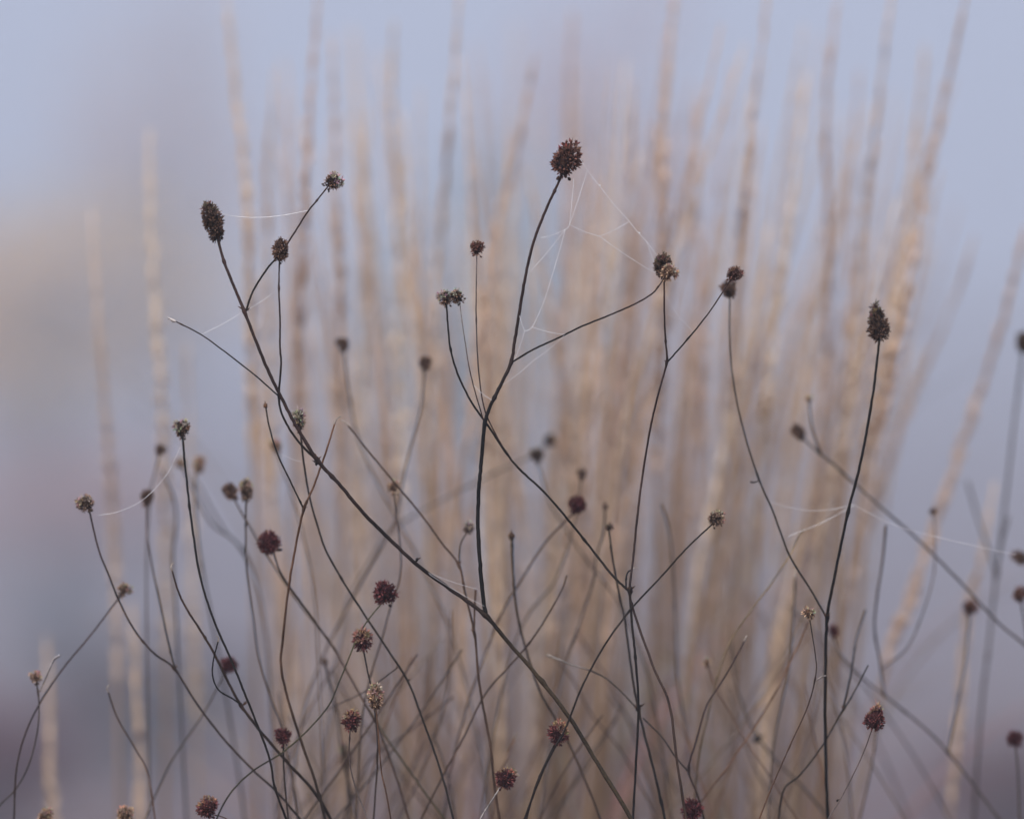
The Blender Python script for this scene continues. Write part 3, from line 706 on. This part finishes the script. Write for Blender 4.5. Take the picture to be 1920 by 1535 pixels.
stem('blurred diagonal stem with the soft red head near the centre', .10,
     [(1072, 960), (1020, 1020), (970, 1100), (940, 1150), (910, 1225), (880, 1310), (850, 1420), (830, 1545)], r=(3.4, 3.8), c=(C_PURPLE, C_PURPLE), hd=('red', 1084, 944, 32, 34, 'round', 20))
stem('blurred stem with the tiny dark head just above the soft red head', .14,
     [(1090, 897), (1085, 935), (1072, 1000), (1040, 1090), (995, 1145), (960, 1220), (930, 1350), (900, 1545)], r=(3.2, 3.4), c=GY, hd=('brown', 1091, 887, 18, 22, 'cup'))
stem('blurred stem with two dark heads joined by a level branch, right of the central fork', .17,
     [(1010, 870), (1030, 940), (1060, 990), (1100, 1050), (1160, 1130), (1210, 1250), (1240, 1400), (1260, 1545)], r=(3.2, 3.6), c=GY, hd=('dark', 1007, 852, 26, 26, 'cup'))
stem('very soft pale stem running level behind the central upright stem to a small head', .26,
     [(1022, 836), (990, 858), (920, 890), (830, 937), (740, 990), (690, 1060), (640, 1180), (600, 1545)], r=(3.4, 4.6), c=(C_GREY, (.14, .12, .12)), hd=('dark', 1032, 825, 22, 22, 'cup'))
stem('blurred headless grey stub left of the small hooked stem', .12,
     [(1135, 950), (1131, 1000), (1118, 1042), (1112, 1092), (1085, 1172), (1050, 1290), (1010, 1545)], r=(4.0, 4.0), c=(C_GREY, (.12, .10, .10)), tip='knob')
stem('stem with a tiny dark knob leading into the lower dark fork', .04,
     [(1142, 992), (1146, 1030), (1152, 1065), (1162, 1120), (1172, 1165), (1185, 1262), (1196, 1325), (1210, 1382), (1230, 1460), (1249, 1545)], r=(3.4, 6.0), c=(C_DARK, C_DARK), hd=('dark', 1142, 986, 12, 14, 'cup'),
     br=[dict(p=[(1034, 1231), (1050, 1237), (1070, 1245), (1115, 1260), (1150, 1282), (1197, 1330)], r=(3.6, 3.2), tip='bud', c=(C_PALE, C_GREY), dd=.02)], buds=[(1196, 1326, 10)])
stem('dark straight stem beside the rust one under the four headed knot', .02,
     [(1181, 1112), (1186, 1180), (1192, 1240), (1197, 1325), (1192, 1440), (1186, 1545)], r=(4.6, 4.0), c=DB)
stem('blurred pale violet stem bending down right behind the straw spiked head', .16,
     [(1240, 945), (1252, 985), (1260, 1040), (1266, 1150), (1270, 1260), (1290, 1400), (1320, 1545)], r=(4.0, 4.0), c=(C_GREY, (.12, .10, .11)))
stem('stem with the large purple red head cut by the bottom edge right of centre', .02,
     [(1297, 1538), (1300, 1560)], r=(3.4, 3.8), c=DB, hd=('red', 1295, 1516, 38, 46, 'round'))
stem('stem with a pale curled tip in the lower right middle', .05,
     [(1395, 1202), (1385, 1222), (1352, 1280), (1325, 1322), (1305, 1390), (1291, 1443), (1308, 1490), (1322, 1545)], r=(3.0, 4.2), c=(C_PURPLE, C_DARK), tip='bud',
     br=[dict(p=[(1205, 1345), (1240, 1380), (1268, 1420), (1290, 1445)], r=(3.0, 3.0), c=GY)])
stem('curved stem with a straw coloured bare tip left of the pointed head stem', .08,
     [(1506, 994), (1495, 1010), (1480, 1042), (1440, 1102), (1395, 1162), (1365, 1212), (1342, 1280), (1325, 1350), (1310, 1420), (1300, 1545)], r=(2.6, 4.2), c=((.28, .20, .11), C_DARK))
stem('thin stem with a tiny square brown head below the straw spiked head', .08,
     [(1327, 1248), (1340, 1285), (1365, 1330), (1400, 1390), (1440, 1450), (1500, 1545)], r=(2.6, 2.6), c=(C_RUST, C_GREY), hd=('tan', 1325, 1240, 15, 18, 'cup'))
stem('grey stub with a hooked tip between the tiny straw cup and the curved stem', .10,
     [(1491, 1083), (1488, 1150), (1480, 1250), (1465, 1322), (1450, 1400), (1440, 1545)], r=(3.8, 3.6), c=(C_GREY, C_GREY), tip='curl')
stem('slanting dark stem crossing low behind the upright pointed head stem', .06,
     [(1628, 1246), (1600, 1300), (1580, 1332), (1540, 1400), (1500, 1452), (1470, 1480), (1458, 1545)], r=(2.6, 4.2), c=(C_DARK, C_DARK),
     br=[dict(p=[(1623, 1143), (1605, 1200), (1596, 1260), (1581, 1328)], r=(4.2, 4.0), c=GY, dd=.06)])
stem('soft diagonal stem with the tilted brown head and a tiny capped side twig at right', .15,
     [(1503, 819), (1535, 848), (1560, 868), (1640, 940), (1720, 1010), (1800, 1090), (1870, 1165), (1935, 1222), (2050, 1350)], r=(3.6, 5.2), c=(C_GREY, C_GREY), hd=('brown', 1496, 808, 22, 32, 'cyl'),
     br=[dict(p=[(1517, 752), (1522, 795), (1536, 848)], r=(3.2, 3.6), hd=('tan', 1516, 746, 11, 12, 'cup'), c=GY)])
stem('soft long stem slanting down right from the small dark red head beside the upright stem', .14,
     [(1563, 1192), (1575, 1225), (1620, 1272), (1680, 1320), (1740, 1370), (1778, 1410), (1840, 1490), (1890, 1560)], r=(3.2, 5.4), c=(C_GREY, C_GREY), hd=('red', 1563, 1182, 20, 24, 'cup'),
     br=[dict(p=[(1818, 1148), (1808, 1250), (1795, 1322), (1778, 1408)], r=(4.4, 4.0), hd=('rust', 1820, 1136, 28, 28, 'round'), c=GY, dd=.03),
         dict(p=[(1661, 985), (1655, 1050), (1643, 1130), (1640, 1182), (1650, 1240), (1658, 1302)], r=(4.2, 4.0), c=(C_BROWN, C_GREY), dd=-.04,
              br=[dict(p=[(1750, 964), (1753, 1010), (1750, 1080), (1728, 1155), (1700, 1215), (1657, 1284)], r=(2.6, 2.6), hd=('brown', 1750, 957, 13, 14, 'cup'), c=(C_RUST, C_GREY), dd=.02)])])
stem('blurred dark stem with a triple fork and its head cut by the right edge', .26,
     [(1918, 662), (1903, 780), (1884, 950), (1868, 1075), (1855, 1200), (1840, 1330), (1825, 1545)], r=(4.6, 6.0), c=GY, hd=('dark', 1920, 638, 28, 40, 'cyl'),
     br=[dict(p=[(1814, 902), (1835, 975), (1850, 1020), (1868, 1072)], r=(4.4, 4.6), c=GY, dd=.03), dict(p=[(1891, 968), (1880, 1010), (1869, 1070)], r=(4.4, 4.6), c=GY)])
stem('stem of the dark rust head at the right edge above the diagonal', .15,
     [(1914, 1124), (1925, 1200), (1940, 1400), (1945, 1545)], r=(3.6, 3.8), c=GY, hd=('rust', 1911, 1111, 30, 28, 'round'))
stem('stem of the tilted brown bud cut by the right edge above the dark rust head', .17,
     [(1918, 1050), (1935, 1075), (1960, 1200), (1975, 1545)], r=(3.6, 3.8), c=GY, hd=('brown', 1911, 1043, 22, 34, 'cyl', -55))
stem('stem of the round bright crimson head near the bottom right corner', .12,
     [(1904, 1394), (1908, 1440), (1912, 1545)], r=(3.6, 3.6), c=GY, hd=('red', 1902, 1381, 30, 30, 'round'))
stem('blurred stem with the small round brown head, upper one of the faded group at left', .15,
     [(298, 852), (292, 880), (283, 920), (276, 1010), (275, 1150), (282, 1545)], r=(2.8, 3.4), c=(C_BROWN, C_GREY), hd=('brown', 301, 842, 20, 22, 'cup'))
stem('faded grey stem looping behind the pale tipped head stem at left', .2,
     [(303, 882), (318, 912), (328, 945), (330, 982), (324, 1050), (330, 1150), (350, 1545)], r=(4.2, 4.2), c=(C_GREY, C_GREY))
stem('faded stem with the slim upright brown head right of the pale tipped head stem', .2,
     [(371, 882), (366, 905), (370, 1000), (385, 1100), (410, 1225), (440, 1400), (460, 1545)], r=(4.0, 5.0), c=GY, hd=('tan', 374, 868, 20, 34, 'cyl'),
     br=[dict(p=[(371, 905), (400, 960), (425, 1000), (445, 1020), (470, 1060)], r=(3.4, 3.4), c=GY, dd=.05)])
stem('faded stem with the squat brown head half behind the pale tipped head stem', .2,
     [(345, 877), (370, 935), (400, 985), (438, 1012), (470, 1060), (500, 1200), (520, 1545)], r=(3.8, 3.8), c=GY, hd=('tan', 338, 866, 20, 20, 'cup'))
stem('blurred stem with the tan round head behind the knobbed bare tip', .15,
     [(519, 845), (530, 880), (548, 930), (570, 1010), (590, 1120), (600, 1300), (610, 1545)], r=(2.6, 3.2), c=(C_BROWN, C_GREY), hd=('tan', 517, 834, 22, 26, 'cup'))
stem('stem of the tilted straw head cut by the bottom edge at far left', .04,
     [(78, 1537), (70, 1550), (66, 1580)], r=(3, 3.4), c=RB, hd=('tan', 88, 1525, 24, 32, 'cyl', 40))
stem('stem of the straw topped head cut by the bottom edge right of the bent stub', .03,
     [(233, 1545), (234, 1580)], r=(3, 3.4), c=RB, hd=('tan', 234, 1526, 32, 36, 'cup', 4))
stem('blurred brown stem with a pale bud low behind the red and straw head', .12,
     [(965, 1385), (950, 1420), (935, 1460), (920, 1545)], r=(3.4, 3.4), c=(C_RUST, C_BROWN), tip='bud')
stem('blurred stem leaning right low between the two dark crossings near bottom centre', .14,
     [(850, 1306), (800, 1345), (740, 1390), (690, 1430), (640, 1545)], r=(3.0, 3.4), c=(C_PURPLE, C_GREY))
stem('faded slanting stem from the small grey bud at left of the fuzzy head', .13,
     [(609, 1240), (618, 1280), (630, 1330), (640, 1400), (655, 1480), (668, 1545)], r=(4.4, 4.8), c=GY, tip='knob')
stem('faded rust stem slanting down right behind the big stem foot', .14,
     [(1040, 1230), (1075, 1275), (1110, 1340), (1160, 1400), (1200, 1470), (1235, 1545)], r=(3.0, 3.4), c=(C_BROWN, C_BROWN))
stem('faded stem slanting left behind the rust stem foot at lower right', .17,
     [(1370, 1205), (1378, 1270), (1392, 1320), (1415, 1370), (1450, 1420), (1510, 1480), (1560, 1545)], r=(4.0, 4.4), c=GY, buds=[(1420, 1385, 12)])
stem('faint stem behind the small crimson head right of the upright stem', .14,
     [(1645, 1362), (1637, 1420), (1625, 1480), (1610, 1545)], r=(3.2, 3.2), c=GY)
# dimmer stems filling the foot of the clump
fs_ = random.Random(5)
for i in range(46):
    x = fs_.uniform(520, 1560); y0 = fs_.uniform(1080, 1400); s_ = fs_.choice((-1, 1)) * fs_.uniform(.15, .75)
    h_ = 1560 - y0; cv = fs_.uniform(-.35, .35) * h_
    stem('faded headless stem deep in the foot of the burnet clump', fs_.uniform(.08, .34),
         [(x, y0), (x + s_ * h_ * .33 + cv * .22, y0 + h_ * .33), (x + s_ * h_ * .66 + cv * .2, y0 + h_ * .66), (x + s_ * h_, 1560)],
         r=(2.8, fs_.uniform(3.2, 4.6)), c=fs_.choice([RB, GY, (C_RUST, C_BROWN), (C_PURPLE, C_GREY), ((.2, .15, .10), C_BROWN)]), group='faded stems at the foot of the clump')

# ------------------------------------------------------------------ spider silk
def silk(label, lines, d=0.0, wpx=1.0, group='spider silk', dots=(), kind='spider_thread'):
    p0 = lines[0][0]
    root = bpy.data.objects.new(kind, None)
    m = MB(); lr = random.Random(len(label))
    for ln in lines:
        P = [at(x, y, d + (q[0] if q else 0)) for x, y, *q in ln]
        C = catmull(P, 6) if len(P) > 2 else [lerp(P[0], P[1], k / 8) for k in range(9)]
        if len(P) == 2:
            for k in range(9): C[k].z -= .0006 * math.sin(math.pi * k / 8)
        m.tube(C, [size(wpx, d) * .29 * lr.uniform(.75, 1.25) for _ in C], 5, (.82, .80, .80))
    for x, y in dots: m.ball(at(x, y, d), Vector((0, 0, 1)), size(1.7, d), size(1.9, d), (.8, .78, .76), jit=.2)
    c = at(p0[0], p0[1], d)
    bpy.data.objects.remove(root)
    o = bpy.data.objects.new(kind, bpy.data.meshes.new(kind)); o.location = c
    o.data.from_pydata([tuple(Vector(q) - c) for q in m.v], [], m.f)
    a_ = o.data.color_attributes.new('tint', 'FLOAT_COLOR', 'POINT'); fl = []
    for q in m.c: fl += [*q, 1.0]
    a_.data.foreach_set('color', fl); o.data.materials.append(M_SILK)
    col.objects.link(o); o['label'] = label; o['category'] = 'spider web'; o['group'] = group
silk('loose spider thread sagging between the long dark head and the tilted small head stalk', [[(413, 400), (440, 406), (485, 408), (530, 404), (577, 395)]], wpx=2.0)
silk('straight spider thread from the bare budded branch across the big forked stem', [[(375, 628), (455, 585)], [(455, 585), (515, 547)]], wpx=1.2)
silk('torn spider web stretched between the topmost round head and the twin head', [
    [(1088, 298), (1125, 350)], [(1125, 350), (1180, 415)], [(1180, 415), (1212, 452)], [(1212, 452), (1246, 494)], [(1212, 452), (1234, 508)],
    [(1180, 415), (1124, 443)], [(1068, 421), (1124, 443)], [(1124, 443), (1225, 510)], [(1225, 510), (1246, 508)],
    [(1101, 320), (1068, 421)], [(1076, 335), (1068, 421)], [(1068, 421), (1060, 430)], [(1060, 430), (1014, 446)], [(1060, 430), (995, 508)],
    [(1060, 430), (1022, 560)], [(1022, 560), (998, 613)], [(998, 613), (1058, 627)], [(998, 613), (984, 620)], [(984, 620), (974, 592)], [(984, 620), (966, 672)]],
    d=-.003, wpx=1.5, dots=[(1125, 348), (1199, 437)], kind='spider_web')
silk('fine spider thread running from the level right branch down to the central stem', [[(1058, 629), (1000, 676)], [(1000, 676), (943, 721)]], wpx=1.1)
silk('short spider thread tied beside the fork of the central stem', [[(888, 722), (922, 750)]], wpx=1.3)
silk('slack spider thread hanging from the pale tipped head stem out to the left', [[(338, 838), (312, 890), (270, 935), (225, 958), (185, 966)]], d=.02, wpx=1.5)
silk('faint spider thread between the twin head stalk and the right hand twig', [[(1250, 556), (1270, 590), (1300, 622)], [(1252, 588), (1275, 598)]], d=.004, wpx=1.0)
silk('pair of spider threads lying along the upper side of the low left branch', [[(803, 1073), (895, 1104)], [(805, 1076), (908, 1136)]], d=.0, wpx=.9)
silk('blurred spider threads hung low on both sides of the pointed head stem', [[(1440, 940), (1500, 955), (1550, 956), (1600, 946)], [(1478, 1005), (1540, 980), (1600, 948)], [(1600, 946), (1680, 985), (1780, 1012), (1905, 1040)]], d=.06, wpx=1.2)
silk('tiny spider thread near the knobbed bare tip left of the big fork', [[(530, 852), (552, 862), (575, 867)]], d=.03, wpx=1.2)
